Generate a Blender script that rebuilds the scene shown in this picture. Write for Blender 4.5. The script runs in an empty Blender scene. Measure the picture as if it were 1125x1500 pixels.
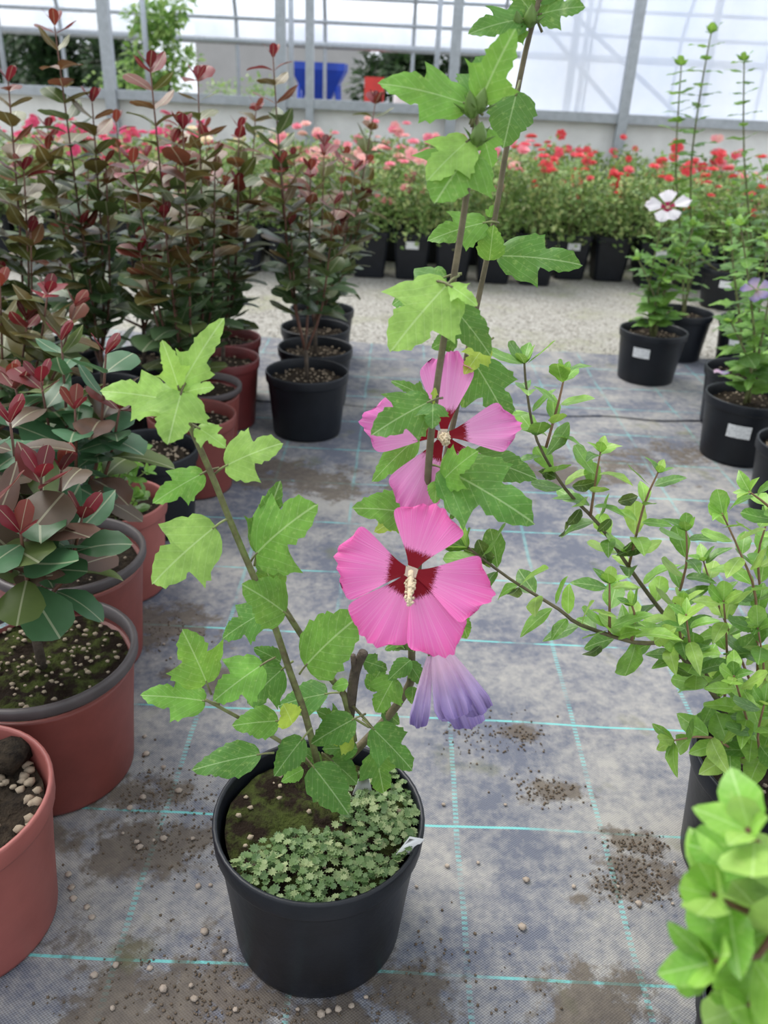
import bpy, math, random
from mathutils import Vector, Matrix, noise
rnd = random.Random(7)
S = bpy.context.scene
COL = S.collection
# ---------------------------------------------------------------- camera
F, W_, H_ = 1200.0, 1125, 1500
CAMH = 1.075
RM = Matrix.Rotation(math.radians(90 - 27.4), 3, 'X') @ Matrix.Rotation(math.radians(2.8), 3, 'Z')
cam = bpy.data.cameras.new('camera'); camo = bpy.data.objects.new('camera', cam); COL.objects.link(camo)
camo.matrix_world = Matrix.Translation((0, 0, CAMH)) @ RM.to_4x4()
cam.sensor_fit = 'VERTICAL'; cam.sensor_height = 36; cam.sensor_width = 27
cam.lens = 36 * F / H_
cam.clip_start = 0.02; cam.clip_end = 300
cam.dof.use_dof = True; cam.dof.focus_distance = 0.98; cam.dof.aperture_fstop = 28.8 / 4.6
S.camera = camo
CP = Vector((0, 0, CAMH))
# ---------------------------------------------------------------- sky, sun, exposure
wd = bpy.data.worlds.new('overcast_sky'); S.world = wd; wd.use_nodes = True
bgn = wd.node_tree.nodes['Background']
bgn.inputs[0].default_value = (0.86, 0.92, 1.0, 1); bgn.inputs[1].default_value = 0.95
sl = bpy.data.lights.new('sun_offscreen', 'SUN'); sl.energy = 2.6; sl.angle = math.radians(38); sl.color = (1, .97, .92)
so = bpy.data.objects.new('sun_offscreen', sl); COL.objects.link(so); so.rotation_euler = (math.radians(-22), math.radians(-28), 0)
S.view_settings.view_transform = 'Standard'; S.view_settings.look = 'None'
S.view_settings.exposure = 0.5; S.view_settings.gamma = 1; S.view_settings.use_curve_mapping = False

# ---------------------------------------------------------------- helpers
def ray(px, py): return RM @ Vector(((px - 562.5) / F, -(py - 750) / F, -1))
def on_y(px, py, Y): d = ray(px, py); return CP + d * (Y / d.y)
def on_z(px, py, z=0.0): d = ray(px, py); return CP + d * ((z - CAMH) / d.z)
def depth(P): return -(RM.transposed() @ (Vector(P) - CP)).z

class MB:
    def __init__(s): s.v = []; s.f = []; s.uv = None
    def quadstrip(s, rings, closed=True):
        b = len(s.v); n = len(rings[0])
        for r in rings: s.v.extend([tuple(p) for p in r])
        m = n if closed else n - 1
        for i in range(len(rings) - 1):
            for j in range(m):
                k = (j + 1) % n
                s.f.append((b + i*n + j, b + i*n + k, b + (i+1)*n + k, b + (i+1)*n + j))
    def tube(s, pts, r0, r1=None, n=7, cap=True, smooth=3):
        pts = [Vector(p) for p in pts]
        if r1 is None: r1 = r0
        if smooth and len(pts) > 2:
            q = []
            for i in range(len(pts) - 1):
                a = pts[max(i-1, 0)]; b = pts[i]; c = pts[i+1]; d = pts[min(i+2, len(pts)-1)]
                for k in range(smooth):
                    t = k / smooth
                    q.append(.5*((2*b) + (c-a)*t + (2*a-5*b+4*c-d)*t*t + (3*b-a-3*c+d)*t**3))
            q.append(pts[-1]); pts = q
        rings = []; up = Vector((.3, .9, .2)).normalized()
        for i, p in enumerate(pts):
            t = (pts[min(i+1, len(pts)-1)] - pts[max(i-1, 0)]).normalized()
            u = (up - t*up.dot(t))
            if u.length < .05: u = Vector((1, 0, 0)) - t*t.x
            u.normalize(); w = t.cross(u)
            r = r0 + (r1 - r0)*i/(len(pts)-1)
            rings.append([p + (u*math.cos(2*math.pi*j/n) + w*math.sin(2*math.pi*j/n))*r for j in range(n)])
        b = len(s.v); s.quadstrip(rings)
        if cap:
            s.f.append(tuple(b + j for j in range(n))[::-1]); e = len(s.v) - n
            s.f.append(tuple(e + j for j in range(n)))
        return pts
    def lathe(s, c, prof, n=40):
        c = Vector(c)
        s.quadstrip([[c + Vector((r*math.cos(2*math.pi*j/n), r*math.sin(2*math.pi*j/n), z)) for j in range(n)] for r, z in prof])
    def box(s, c, d, rz=0):
        b = len(s.v); R = Matrix.Rotation(rz, 3, 'Z')
        for z in (-.5, .5):
            for x, y in ((-.5, -.5), (.5, -.5), (.5, .5), (-.5, .5)):
                s.v.append(tuple(Vector(c) + R @ Vector((x*d[0], y*d[1], z*d[2]))))
        for q in ((3, 2, 1, 0), (4, 5, 6, 7), (0, 1, 5, 4), (1, 2, 6, 5), (2, 3, 7, 6), (3, 0, 4, 7)): s.f.append(tuple(b + i for i in q))
    def blob(s, c, r, squash=.7, rg=rnd, n=6):
        b = len(s.v); c = Vector(c); a0 = rg.random()*6
        rows = [(-.95, .3), (-.4, .92), (.3, .95), (.85, .5)]
        rings = []
        for z, rr in rows:
            rings.append([c + Vector((r*rr*math.cos(a0+2*math.pi*j/n)*rg.uniform(.65, 1.25), r*rr*math.sin(a0+2*math.pi*j/n)*rg.uniform(.6, 1.15), z*r*squash)) for j in range(n)])
        s.quadstrip(rings); s.f.append(tuple(b+j for j in range(n))[::-1]); e = len(s.v)-n; s.f.append(tuple(e+j for j in range(n)))
    def leaflet(s, p, d, nrm, L, w):
        d = Vector(d).normalized(); x = d.cross(Vector(nrm)); x.normalize(); z = x.cross(d); p = Vector(p); b = len(s.v)
        s.v += [tuple(p), tuple(p + d*L*.5 + x*w + z*L*.1), tuple(p + d*L), tuple(p + d*L*.5 - x*w + z*L*.1), ]
        s.f += [(b, b+1, b+2), (b, b+2, b+3)]
    def mesh(s, name, mat, off=(0, 0, 0), smooth=True):
        me = bpy.data.meshes.new(name)
        o = Vector(off)
        me.from_pydata([tuple(Vector(p) - o) for p in s.v], [], s.f)
        if smooth: me.polygons.foreach_set('use_smooth', [True]*len(me.polygons))
        if s.uv:
            ul = me.uv_layers.new(name='UVMap')
            li = [0]*len(me.loops); me.loops.foreach_get('vertex_index', li)
            ul.data.foreach_set('uv', [c for i in li for c in s.uv[i]])
        if mat: me.materials.append(mat)
        me.update()
        return me

def tag(o, label=None, cat=None, group=None, kind=None):
    if label: o['label'] = label
    if cat: o['category'] = cat
    if group: o['group'] = group
    if kind: o['kind'] = kind
    return o
def root(name, loc, label, cat, group=None):
    o = bpy.data.objects.new(name, None); COL.objects.link(o); o.location = loc; o.empty_display_size = .05
    return tag(o, label, cat, group)
def rloc(o):
    v = Vector((0, 0, 0))
    while o: v = v + o.location; o = o.parent
    return v
def part(name, mb, mat, parent=None, kind=None, label=None, smooth=True):
    off = rloc(parent) if parent else Vector((0, 0, 0))
    o = bpy.data.objects.new(name, mb.mesh(name, mat, off, smooth)); COL.objects.link(o); o.parent = parent
    return tag(o, label, kind=kind)
def inst(name, me, parent, M, color=None):
    o = bpy.data.objects.new(name, me); COL.objects.link(o); o.parent = parent
    o.matrix_basis = Matrix.Translation(-rloc(parent)) @ M if parent else M
    if color: o.color = (*color, 1)
    return o
def thing(name, mb, mat, label, cat, group=None, kind=None, smooth=True):
    o = bpy.data.objects.new(name, mb.mesh(name, mat, (0,0,0), smooth)); COL.objects.link(o)
    return tag(o, label, cat, group, kind)
def struct(name, mb, mat, smooth=False): return thing(name, mb, mat, None, None, None, 'structure', smooth)

# ---------------------------------------------------------------- materials
def nmat(name):
    m = bpy.data.materials.new(name); m.use_nodes = True; nt = m.node_tree
    return m, nt, nt.nodes, nt.links, nt.nodes['Principled BSDF'], nt.nodes['Material Output']
def mix(nt, fac, a, b, mode='MIX'):
    n = nt.nodes.new('ShaderNodeMix'); n.data_type = 'RGBA'; n.blend_type = mode
    for sock, v in ((n.inputs[0], fac), (n.inputs[6], a), (n.inputs[7], b)):
        if isinstance(v, (int, float)): sock.default_value = v
        elif isinstance(v, tuple): sock.default_value = (*v, 1) if len(v) == 3 else v
        else: nt.links.new(v, sock)
    return n.outputs[2]
def mth(nt, op, a, b=0.0, c=None):
    n = nt.nodes.new('ShaderNodeMath'); n.operation = op
    for i, v in enumerate((a, b) if c is None else (a, b, c)):
        if isinstance(v, (int, float)): n.inputs[i].default_value = v
        else: nt.links.new(v, n.inputs[i])
    return n.outputs[0]
def ramp(nt, fac, stops):
    n = nt.nodes.new('ShaderNodeValToRGB'); e = n.color_ramp.elements
    while len(e) < len(stops): e.new(.5)
    for k, (p, c) in zip(e, stops):
        k.position = p; k.color = (*c, 1) if not isinstance(c, (int, float)) else (c, c, c, 1)
    nt.links.new(fac, n.inputs[0]); return n.outputs[0]
def nz(nt, scale, detail=4, vec=None, rough=.6):
    n = nt.nodes.new('ShaderNodeTexNoise'); n.inputs['Scale'].default_value = scale; n.inputs['Detail'].default_value = detail; n.inputs['Roughness'].default_value = rough
    if vec is None:
        g = nt.nodes.new('ShaderNodeNewGeometry'); vec = g.outputs['Position']
    nt.links.new(vec, n.inputs['Vector']); return n.outputs['Fac']
def bump(nt, b, h, strength, dist=.01):
    n = nt.nodes.new('ShaderNodeBump'); n.inputs['Strength'].default_value = strength; n.inputs['Distance'].default_value = dist
    nt.links.new(h, n.inputs['Height']); nt.links.new(n.outputs[0], b.inputs['Normal'])
def simple(name, col, rough=.6, var=.25, scale=30, col2=None, bmp=0, metal=0, bscale=None, spec=.5):
    m, nt, N, L, b, o = nmat(name)
    f = nz(nt, scale)
    c2 = col2 or tuple(x*(1-var) for x in col)
    c = ramp(nt, f, [(.32, c2), (.68, col)]) if name != 'mossy_soil' else ramp(nt, f, [(.45, c2), (.62, col)])
    L.new(c, b.inputs['Base Color']); b.inputs['Roughness'].default_value = rough; b.inputs['Metallic'].default_value = metal
    b.inputs['Specular IOR Level'].default_value = spec
    if bmp: bump(nt, b, nz(nt, bscale or scale*4), bmp)
    return m
def leafmat(name, rough=.42, transl=.35, veins=True, spec=.5):
    m, nt, N, L, b, o = nmat(name)
    oi = N.new('ShaderNodeObjectInfo'); col = oi.outputs['Color']
    uv = N.new('ShaderNodeUVMap'); sx = N.new('ShaderNodeSeparateXYZ'); L.new(uv.outputs[0], sx.inputs[0])
    u = mth(nt, 'ABSOLUTE', mth(nt, 'SUBTRACT', sx.outputs[0], .5)); v = sx.outputs[1]
    g = nz(nt, 60, 3)
    col = mix(nt, ramp(nt, g, [(.35, 0.0), (.75, .5)]), col, (0.03, .09, .015), 'MIX')
    col = mix(nt, ramp(nt, nz(nt, 220, 2), [(.55, 0.0), (.75, .3)]), col, (.5, .65, .2))
    if veins:
        mid = mth(nt, 'LESS_THAN', u, .011)
        k = mth(nt, 'FRACT', mth(nt, 'MULTIPLY', mth(nt, 'SUBTRACT', v, mth(nt, 'MULTIPLY', u, 1.1)), 7))
        side = mth(nt, 'MULTIPLY', mth(nt, 'LESS_THAN', k, .07), .45)
        msk = mth(nt, 'MULTIPLY', mth(nt, 'MAXIMUM', mid, side), .55)
        light = mix(nt, .5, col, (.75, .9, .5))
        col = mix(nt, msk, col, light)
    L.new(col, b.inputs['Base Color']); b.inputs['Roughness'].default_value = rough; b.inputs['Specular IOR Level'].default_value = spec
    t = N.new('ShaderNodeBsdfTranslucent'); L.new(mix(nt, .35, col, (.55, .8, .1), 'MIX'), t.inputs[0])
    ms = N.new('ShaderNodeMixShader'); ms.inputs[0].default_value = transl
    L.new(b.outputs[0], ms.inputs[1]); L.new(t.outputs[0], ms.inputs[2]); L.new(ms.outputs[0], o.inputs[0])
    return m
def glossy_leafmat(name):
    m, nt, N, L, b, o = nmat(name)
    oi = N.new('ShaderNodeObjectInfo'); col = oi.outputs['Color']
    col = mix(nt, mth(nt, 'MULTIPLY', nz(nt, 45, 3), .4), col, (.03, .05, .02))
    uv = N.new('ShaderNodeUVMap'); sx = N.new('ShaderNodeSeparateXYZ'); L.new(uv.outputs[0], sx.inputs[0])
    mid = mth(nt, 'LESS_THAN', mth(nt, 'ABSOLUTE', mth(nt, 'SUBTRACT', sx.outputs[0], .5)), .014)
    col = mix(nt, mth(nt, 'MULTIPLY', mid, .4), col, (.6, .6, .4))
    L.new(col, b.inputs['Base Color']); b.inputs['Roughness'].default_value = .38; b.inputs['Specular IOR Level'].default_value = .42
    t = N.new('ShaderNodeBsdfTranslucent'); L.new(col, t.inputs[0])
    ms = N.new('ShaderNodeMixShader'); ms.inputs[0].default_value = .3
    L.new(b.outputs[0], ms.inputs[1]); L.new(t.outputs[0], ms.inputs[2]); L.new(ms.outputs[0], o.inputs[0])
    return m
def petalmat(name, inner, outer, edge, eye, eyesize=.30):
    m, nt, N, L, b, o = nmat(name)
    uv = N.new('ShaderNodeUVMap'); sx = N.new('ShaderNodeSeparateXYZ'); L.new(uv.outputs[0], sx.inputs[0])
    u, v = sx.outputs[0], sx.outputs[1]
    # fan angle of the petal drives fine veins
    ang = mth(nt, 'DIVIDE', mth(nt, 'SUBTRACT', u, .5), mth(nt, 'ADD', v, .12))
    n = N.new('ShaderNodeTexNoise'); n.noise_dimensions = '1D'; n.inputs['Scale'].default_value = 42; n.inputs['Detail'].default_value = 3
    L.new(ang, n.inputs['W'])
    base = ramp(nt, v, [(.25, inner), (.7, outer), (1, edge)])
    base = mix(nt, mth(nt, 'MULTIPLY', mth(nt, 'GREATER_THAN', n.outputs['Fac'], .56), .13), base, (1, .7, .88))
    n2 = N.new('ShaderNodeTexNoise'); n2.noise_dimensions = '1D'; n2.inputs['Scale'].default_value = 70; L.new(ang, n2.inputs['W'])
    if eye:
        lim = mth(nt, 'ADD', mth(nt, 'MULTIPLY', mth(nt, 'SUBTRACT', n2.outputs['Fac'], .5), .22), eyesize)
        base = mix(nt, mth(nt, 'LESS_THAN', v, lim), base, eye)
        base = mix(nt, mth(nt, 'LESS_THAN', v, .075), base, (.75, .6, .5))
    L.new(base, b.inputs['Base Color']); b.inputs['Roughness'].default_value = .55; b.inputs['Specular IOR Level'].default_value = .25
    bump(nt, b, n.outputs['Fac'], .35, .002)
    t = N.new('ShaderNodeBsdfTranslucent'); L.new(base, t.inputs[0])
    ms = N.new('ShaderNodeMixShader'); ms.inputs[0].default_value = .4
    L.new(b.outputs[0], ms.inputs[1]); L.new(t.outputs[0], ms.inputs[2]); L.new(ms.outputs[0], o.inputs[0])
    return m
def objcol(name, rough=.5, transl=.3):
    m, nt, N, L, b, o = nmat(name)
    oi = N.new('ShaderNodeObjectInfo'); c = mix(nt, mth(nt, 'MULTIPLY', nz(nt, 40), .35), oi.outputs['Color'], (.9, .5, .5))
    L.new(c, b.inputs['Base Color']); b.inputs['Roughness'].default_value = rough
    t = N.new('ShaderNodeBsdfTranslucent'); L.new(c, t.inputs[0]); ms = N.new('ShaderNodeMixShader'); ms.inputs[0].default_value = transl
    L.new(b.outputs[0], ms.inputs[1]); L.new(t.outputs[0], ms.inputs[2]); L.new(ms.outputs[0], o.inputs[0])
    return m
def foliagemat(name, c1, c2, c3):
    m, nt, N, L, b, o = nmat(name)
    g = N.new('ShaderNodeNewGeometry')
    c = ramp(nt, g.outputs['Random Per Island'], [(0, c1), (.6, c2), (1, c3)])
    L.new(c, b.inputs['Base Color']); b.inputs['Roughness'].default_value = .5
    t = N.new('ShaderNodeBsdfTranslucent'); L.new(c, t.inputs[0]); ms = N.new('ShaderNodeMixShader'); ms.inputs[0].default_value = .35
    L.new(b.outputs[0], ms.inputs[1]); L.new(t.outputs[0], ms.inputs[2]); L.new(ms.outputs[0], o.inputs[0])
    return m

M = {}
M['black_pot'] = simple('black_plastic', (.010, .012, .017), .40, .4, 14, bmp=.08, spec=.35)
M['red_pot'] = simple('terracotta_plastic', (.22, .052, .042), .5, .3, 9, bmp=.05)
M['pink_pot'] = simple('faded_red_plastic', (.33, .095, .08), .5, .25, 9, bmp=.05)
M['dred_pot'] = simple('dark_red_plastic', (.17, .03, .03), .45, .3, 9, bmp=.05)
M['dark_rim'] = simple('dark_brown_plastic', (.075, .06, .06), .5, .3, 20)
M['soil'] = simple('dark_potting_soil', (.045, .033, .022), .95, .6, 70, col2=(.012, .009, .007), bmp=.9, bscale=160, spec=.15)
M['moss'] = simple('mossy_soil', (.055, .07, .016), .95, .6, 34, col2=(.018, .011, .007), bmp=.9, bscale=220, spec=.15)
M['perlite'] = simple('pale_grit', (.36, .29, .21), .85, .35, 90, spec=.2)
M['pebble'] = simple('pale_pebble', (.45, .37, .30), .8, .35, 60, bmp=.3, spec=.25)
M['liverwort'] = foliagemat('liverwort', (.07, .14, .04), (.15, .24, .08), (.36, .42, .20))
M['hleaf'] = leafmat('hibiscus_leaf', .45, .38, spec=.28)
M['wleaf'] = leafmat('shrub_leaf', .35, .33, spec=.4)
M['cleaf'] = glossy_leafmat('crape_myrtle_leaf')
M['bark'] = simple('brown_bark', (.12, .09, .065), .85, .5, 80, bmp=.5)
M['hstem'] = simple('hibiscus_stem', (.17, .14, .08), .7, .45, 50, bmp=.2)
M['shoot'] = simple('tan_shoot', (.30, .17, .10), .6, .35, 60)
M['gstem'] = simple('green_stem', (.20, .24, .08), .6, .4, 60, col2=(.10, .075, .04))
M['rstem'] = simple('red_brown_stem', (.16, .07, .045), .6, .4, 60)
M['bud'] = simple('green_bud', (.14, .24, .05), .55, .3, 80)
M['cream'] = simple('cream_stamens', (.85, .70, .48), .7, .2, 300, bmp=.6, bscale=700)
M['petal'] = petalmat('pink_petal', (.90, .27, .58), (.90, .20, .54), (.88, .15, .46), (.23, .002, .012))
M['petal2'] = petalmat('lilac_pink_petal', (.86, .36, .66), (.84, .29, .62), (.76, .18, .50), (.23, .002, .012))
M['wilt'] = petalmat('wilted_petal', (.78, .55, .72), (.56, .44, .74), (.30, .23, .52), None)
M['wpetal'] = petalmat('white_petal', (.85, .80, .84), (.86, .82, .86), (.85, .78, .84), (.35, .02, .08), .3)
M['flower'] = objcol('rose_petal')
M['white'] = simple('white_card', (.80, .80, .78), .5, .08, 20)
M['rosefol'] = foliagemat('rose_foliage', (.11, .20, .05), (.24, .37, .10), (.46, .50, .20))
M['treefol'] = foliagemat('tree_foliage', (.015, .04, .012), (.03, .07, .02), (.06, .11, .035))
M['bamfol'] = foliagemat('light_foliage', (.14, .28, .05), (.26, .42, .09), (.42, .55, .18))
M['steel'] = simple('galvanised_steel', (.42, .45, .48), .45, .2, 20, metal=.5)
M['concrete'] = simple('pale_concrete', (.86, .85, .82), .9, .15, 5, bmp=.2)
M['blue'] = simple('blue_paint', (.015, .07, .50), .45, .2, 6)
M['red'] = simple('red_paint', (.65, .04, .03), .5, .2, 6)
M['grey'] = simple('grey_cladding', (.46, .45, .45), .8, .1, 2)
M['brown'] = simple('rusty_brown', (.22, .10, .07), .8, .3, 6)
def film():
    m, nt, N, L, b, o = nmat('clear_film')
    t = N.new('ShaderNodeBsdfTranslucent'); t.inputs[0].default_value = (.86, .90, .98, 1)
    L.new(ramp(nt, nz(nt, 1.6, 5), [(.3, (.72, .79, .93)), (.7, (.93, .95, 1))]), t.inputs[0])
    tr = N.new('ShaderNodeBsdfTransparent'); ms = N.new('ShaderNodeMixShader'); ms.inputs[0].default_value = .78
    gl = N.new('ShaderNodeBsdfGlossy'); gl.inputs['Roughness'].default_value = .3; gl.inputs[0].default_value = (.9, .93, 1, 1)
    m2 = N.new('ShaderNodeMixShader'); m2.inputs[0].default_value = .08
    L.new(tr.outputs[0], ms.inputs[1]); L.new(t.outputs[0], ms.inputs[2]); L.new(ms.outputs[0], m2.inputs[1]); L.new(gl.outputs[0], m2.inputs[2]); L.new(m2.outputs[0], o.inputs[0])
    return m
M['film'] = film()
def sticker():
    m, nt, N, L, b, o = nmat('printed_label')
    g = N.new('ShaderNodeNewGeometry'); sx = N.new('ShaderNodeSeparateXYZ'); L.new(g.outputs['Position'], sx.inputs[0])
    ln = mth(nt, 'LESS_THAN', mth(nt, 'FRACT', mth(nt, 'MULTIPLY', sx.outputs[2], 130)), .35)
    c = mix(nt, mth(nt, 'MULTIPLY', mth(nt, 'MULTIPLY', ln, mth(nt, 'GREATER_THAN', nz(nt, 110, 2), .5)), .45), (.8, .8, .8), (.15, .15, .17))
    L.new(c, b.inputs['Base Color']); b.inputs['Roughness'].default_value = .5
    return m
M['sticker'] = sticker()
PATCH = [(930, 1290, .10), (800, 1160, .06), (235, 1160, .12), (240, 1235, .14), (320, 1480, .26), (600, 1450, .10), (150, 1130, .08), (60, 1230, .08), (760, 1075, .06), (960, 1235, .07), (240, 920, .18), (300, 1000, .12), (820, 690, .3), (1000, 660, .3), (450, 700, .3), (850, 1490, .12)]
def matting():
    m, nt, N, L, b, o = nmat('woven_ground_cover')
    g = N.new('ShaderNodeNewGeometry'); sx = N.new('ShaderNodeSeparateXYZ'); L.new(g.outputs['Position'], sx.inputs[0])
    x, y = sx.outputs[0], sx.outputs[1]
    wob = mth(nt, 'MULTIPLY', mth(nt, 'SUBTRACT', nz(nt, 3, 2), .5), .016)
    xs = mth(nt, 'ADD', x, wob); ys = mth(nt, 'ADD', y, wob)
    weave = mth(nt, 'MULTIPLY', mth(nt, 'SINE', mth(nt, 'MULTIPLY', xs, 2*math.pi/.0052)), mth(nt, 'SINE', mth(nt, 'MULTIPLY', ys, 2*math.pi/.0040)))
    w01 = mth(nt, 'ADD', mth(nt, 'MULTIPLY', weave, .5), .5)
    big = nz(nt, 3.2, 6, rough=.65); fine = nz(nt, 45, 5, rough=.7); mid = nz(nt, 9, 5)
    clean = mix(nt, w01, (.05, .056, .078), (.17, .18, .225))
    dusty = mix(nt, w01, (.22, .205, .185), (.42, .405, .38))
    c = mix(nt, ramp(nt, mth(nt, 'ADD', mth(nt, 'MULTIPLY', big, .65), mth(nt, 'MULTIPLY', fine, .35)), [(.43, 0.0), (.60, 1.0)]), clean, dusty)
    # printed guide threads
    def lines(co, off, sp, wd):
        k = mth(nt, 'ABSOLUTE', mth(nt, 'SUBTRACT', mth(nt, 'FRACT', mth(nt, 'ADD', mth(nt, 'DIVIDE', mth(nt, 'SUBTRACT', co, off), sp), .5)), .5))
        return mth(nt, 'LESS_THAN', k, wd / sp)
    lx = mth(nt, 'MULTIPLY', lines(xs, .145, .24, .0042), mth(nt, 'GREATER_THAN', mth(nt, 'SINE', mth(nt, 'MULTIPLY', ys, 2*math.pi/.0085)), -.2))
    ly = lines(ys, .705, .257, .0022)
    wear = ramp(nt, mid, [(.40, .0), (.52, 1.0)])
    lm = mth(nt, 'MULTIPLY', mth(nt, 'MAXIMUM', mth(nt, 'MULTIPLY', lx, .6), ly), mth(nt, 'ADD', mth(nt, 'MULTIPLY', wear, .75), .12))
    c = mix(nt, lm, c, (.16, .52, .50))
    # soil spilled on the mat
    sp = mth(nt, 'ADD', mth(nt, 'MULTIPLY', nz(nt, 4.3, 4), .7), mth(nt, 'MULTIPLY', nz(nt, 38, 4), .3))
    best = None; warp = mth(nt, 'MULTIPLY', mth(nt, 'SUBTRACT', nz(nt, 13, 3), .5), 3.5)
    for (qx, qy, qr) in PATCH:
        p_ = on_z(qx, qy, 0)
        dx = mth(nt, 'ADD', mth(nt, 'DIVIDE', mth(nt, 'SUBTRACT', x, p_.x), qr), warp); dyy = mth(nt, 'DIVIDE', mth(nt, 'SUBTRACT', y, p_.y), qr*.55)
        e = mth(nt, 'SUBTRACT', 1.0, mth(nt, 'SQRT', mth(nt, 'ADD', mth(nt, 'MULTIPLY', dx, dx), mth(nt, 'MULTIPLY', dyy, dyy))))
        best = e if best is None else mth(nt, 'MAXIMUM', best, e)
    best = mth(nt, 'MULTIPLY', mth(nt, 'MAXIMUM', best, -.6), .22)
    sp = mth(nt, 'ADD', sp, best)
    dm = ramp(nt, mth(nt, 'ADD', sp, mth(nt, 'MULTIPLY', mth(nt, 'SUBTRACT', nz(nt, 120, 4), .5), .18)), [(.54, 0.0), (.63, .8)])
    c = mix(nt, dm, c, mix(nt, fine, (.045, .032, .02), (.15, .115, .08)))
    mossm = ramp(nt, nz(nt, 5.1, 4), [(.60, 0.0), (.72, .6)])
    c = mix(nt, mossm, c, (.12, .125, .045))
    L.new(c, b.inputs['Base Color']); b.inputs['Roughness'].default_value = .7; b.inputs['Specular IOR Level'].default_value = .35
    hgt = mth(nt, 'ADD', mth(nt, 'MULTIPLY', w01, .25), mth(nt, 'ADD', mth(nt, 'MULTIPLY', fine, .6), mth(nt, 'MULTIPLY', dm, 1.2)))
    bump(nt, b, hgt, .5, .004)
    return m
M['mat'] = matting()
def gravelmat():
    m, nt, N, L, b, o = nmat('gravel_ground')
    g = N.new('ShaderNodeNewGeometry')
    v = N.new('ShaderNodeTexVoronoi'); v.inputs['Scale'].default_value = 90; L.new(g.outputs['Position'], v.inputs['Vector'])
    c = ramp(nt, nz(nt, 120, 5), [(.62, (.46, .44, .40)), (.38, (.17, .16, .135))][::-1])
    c = mix(nt, ramp(nt, nz(nt, 2.2, 5), [(.5, 0.0), (.68, .55)]), c, (.20, .21, .09))
    L.new(c, b.inputs['Base Color']); b.inputs['Roughness'].default_value = .9
    bump(nt, b, nz(nt, 160, 4), .5, .006); return m
M['gravel'] = gravelmat()

# ---------------------------------------------------------------- setting
mb = MB(); mb.box((0, 15, -.044), (60, 60, .08)); struct('floor', mb, M['gravel'])
def sheet(name, x0, x1, y0, y1, z, amp, nx, ny, label, seed):
    mb = MB(); rows = []
    for j in range(ny + 1):
        y = y0 + (y1-y0)*j/ny
        rows.append([Vector((x0 + (x1-x0)*i/nx, y + .012*math.sin(i*.9+seed), z + amp*noise.noise(Vector(((x0 + (x1-x0)*i/nx)*1.3, y*5, seed))))) for i in range(nx + 1)])
    mb.quadstrip(rows, False)
    lo = [[p - Vector((0, 0, .012)) for p in rows[0]], rows[0]]
    mb.quadstrip(lo, False)
    return thing(name, mb, M['mat'], label, 'ground mat')
sheet('ground_mat', -3, 3, -.6, 3.02, 0.002, .0012, 90, 60, 'grey woven weed mat with turquoise guide threads under the pink hibiscus', 1)
sheet('ground_mat', -3, 3.2, 2.93, 3.78, .007, .005, 120, 24, 'rumpled grey weed mat strip beside the gravel path', 4)
# gravel stones
mb = MB(); rg = random.Random(3)
for i in range(9000):
    x = rg.uniform(-1.2, 2.9); y = 3.8 + 1.9*rg.random()**1.2
    mb.blob((x, y, -.0065), rg.uniform(.004, .012), .7, rg, 5)
thing('gravel', mb, simple('grey_gravel', (.38, .355, .31), .85, .45, 40, spec=.2), 'pale gravel path between the weed mat and the rose pots', 'gravel', kind='stuff')

# back wall with steel rail and posts
WY = 8.0
mb = MB(); mb.box((0, WY + .1, .44), (24, .16, .96)); struct('wall_back', mb, M['concrete'])
zs = on_y(560, 157, WY).z
mb = MB(); mb.box((0, WY, zs), (24, .14, .075)); struct('trim_1', mb, M['steel'])
for px, w in ((153, .095), (412, .085), (455, .07), (672, .085), (937, .085)):
    P = on_y(px, 0, WY); mb = MB(); mb.box((P.x, WY - .06, 1.6), (w, w*.8, 3.2))
    thing('steel_post', mb, M['steel'], {153: 'thick galvanised post at the low wall in front of the dark trees', 412: 'steel post at the low wall in front of the grey shed', 455: 'slim steel post at the low wall in front of the blue hopper', 672: 'steel post at the low wall beside the pale tank', 937: 'steel post standing against the clear plastic film'}[px], 'post', 'steel posts along the concrete wall', smooth=False)
# film wall to the right of the opening
xl = on_y(775, 100, WY).x
mb = MB(); rows = []
for j in range(9):
    z = zs + .03 + (3.2 - zs)*j/8
    rows.append([Vector((xl - .12 + .22*(j/8) + 7.5*i/60, WY + .06 + .025*noise.noise(Vector((i*.5, j*.4, 2))), z)) for i in range(61)])
mb.quadstrip(rows, False); struct('wall_film', mb, M['film'], True)
for a, b_ in (((840, 20), (990, 165)), ((800, 40), (905, 165))):
    A = on_y(*a, WY + .5); B = on_y(*b_, WY + .5); mb = MB(); mb.tube([A + (A-B)*.4, B + (B-A)*.15], .022)
    thing('brace_tube', mb, M['steel'], 'slanting steel brace tube behind the clear plastic film', 'brace', 'slanting braces behind the film')
for px in (840, 1040):
    P = on_y(px, 80, WY + .25); mb = MB(); mb.tube([(P.x, WY + .25, 0), (P.x, WY + .25, 3.2)], .035)
    thing('film_post', mb, M['steel'], 'round steel post dimly visible behind the clear plastic film', 'post', 'posts behind the film')
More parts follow.
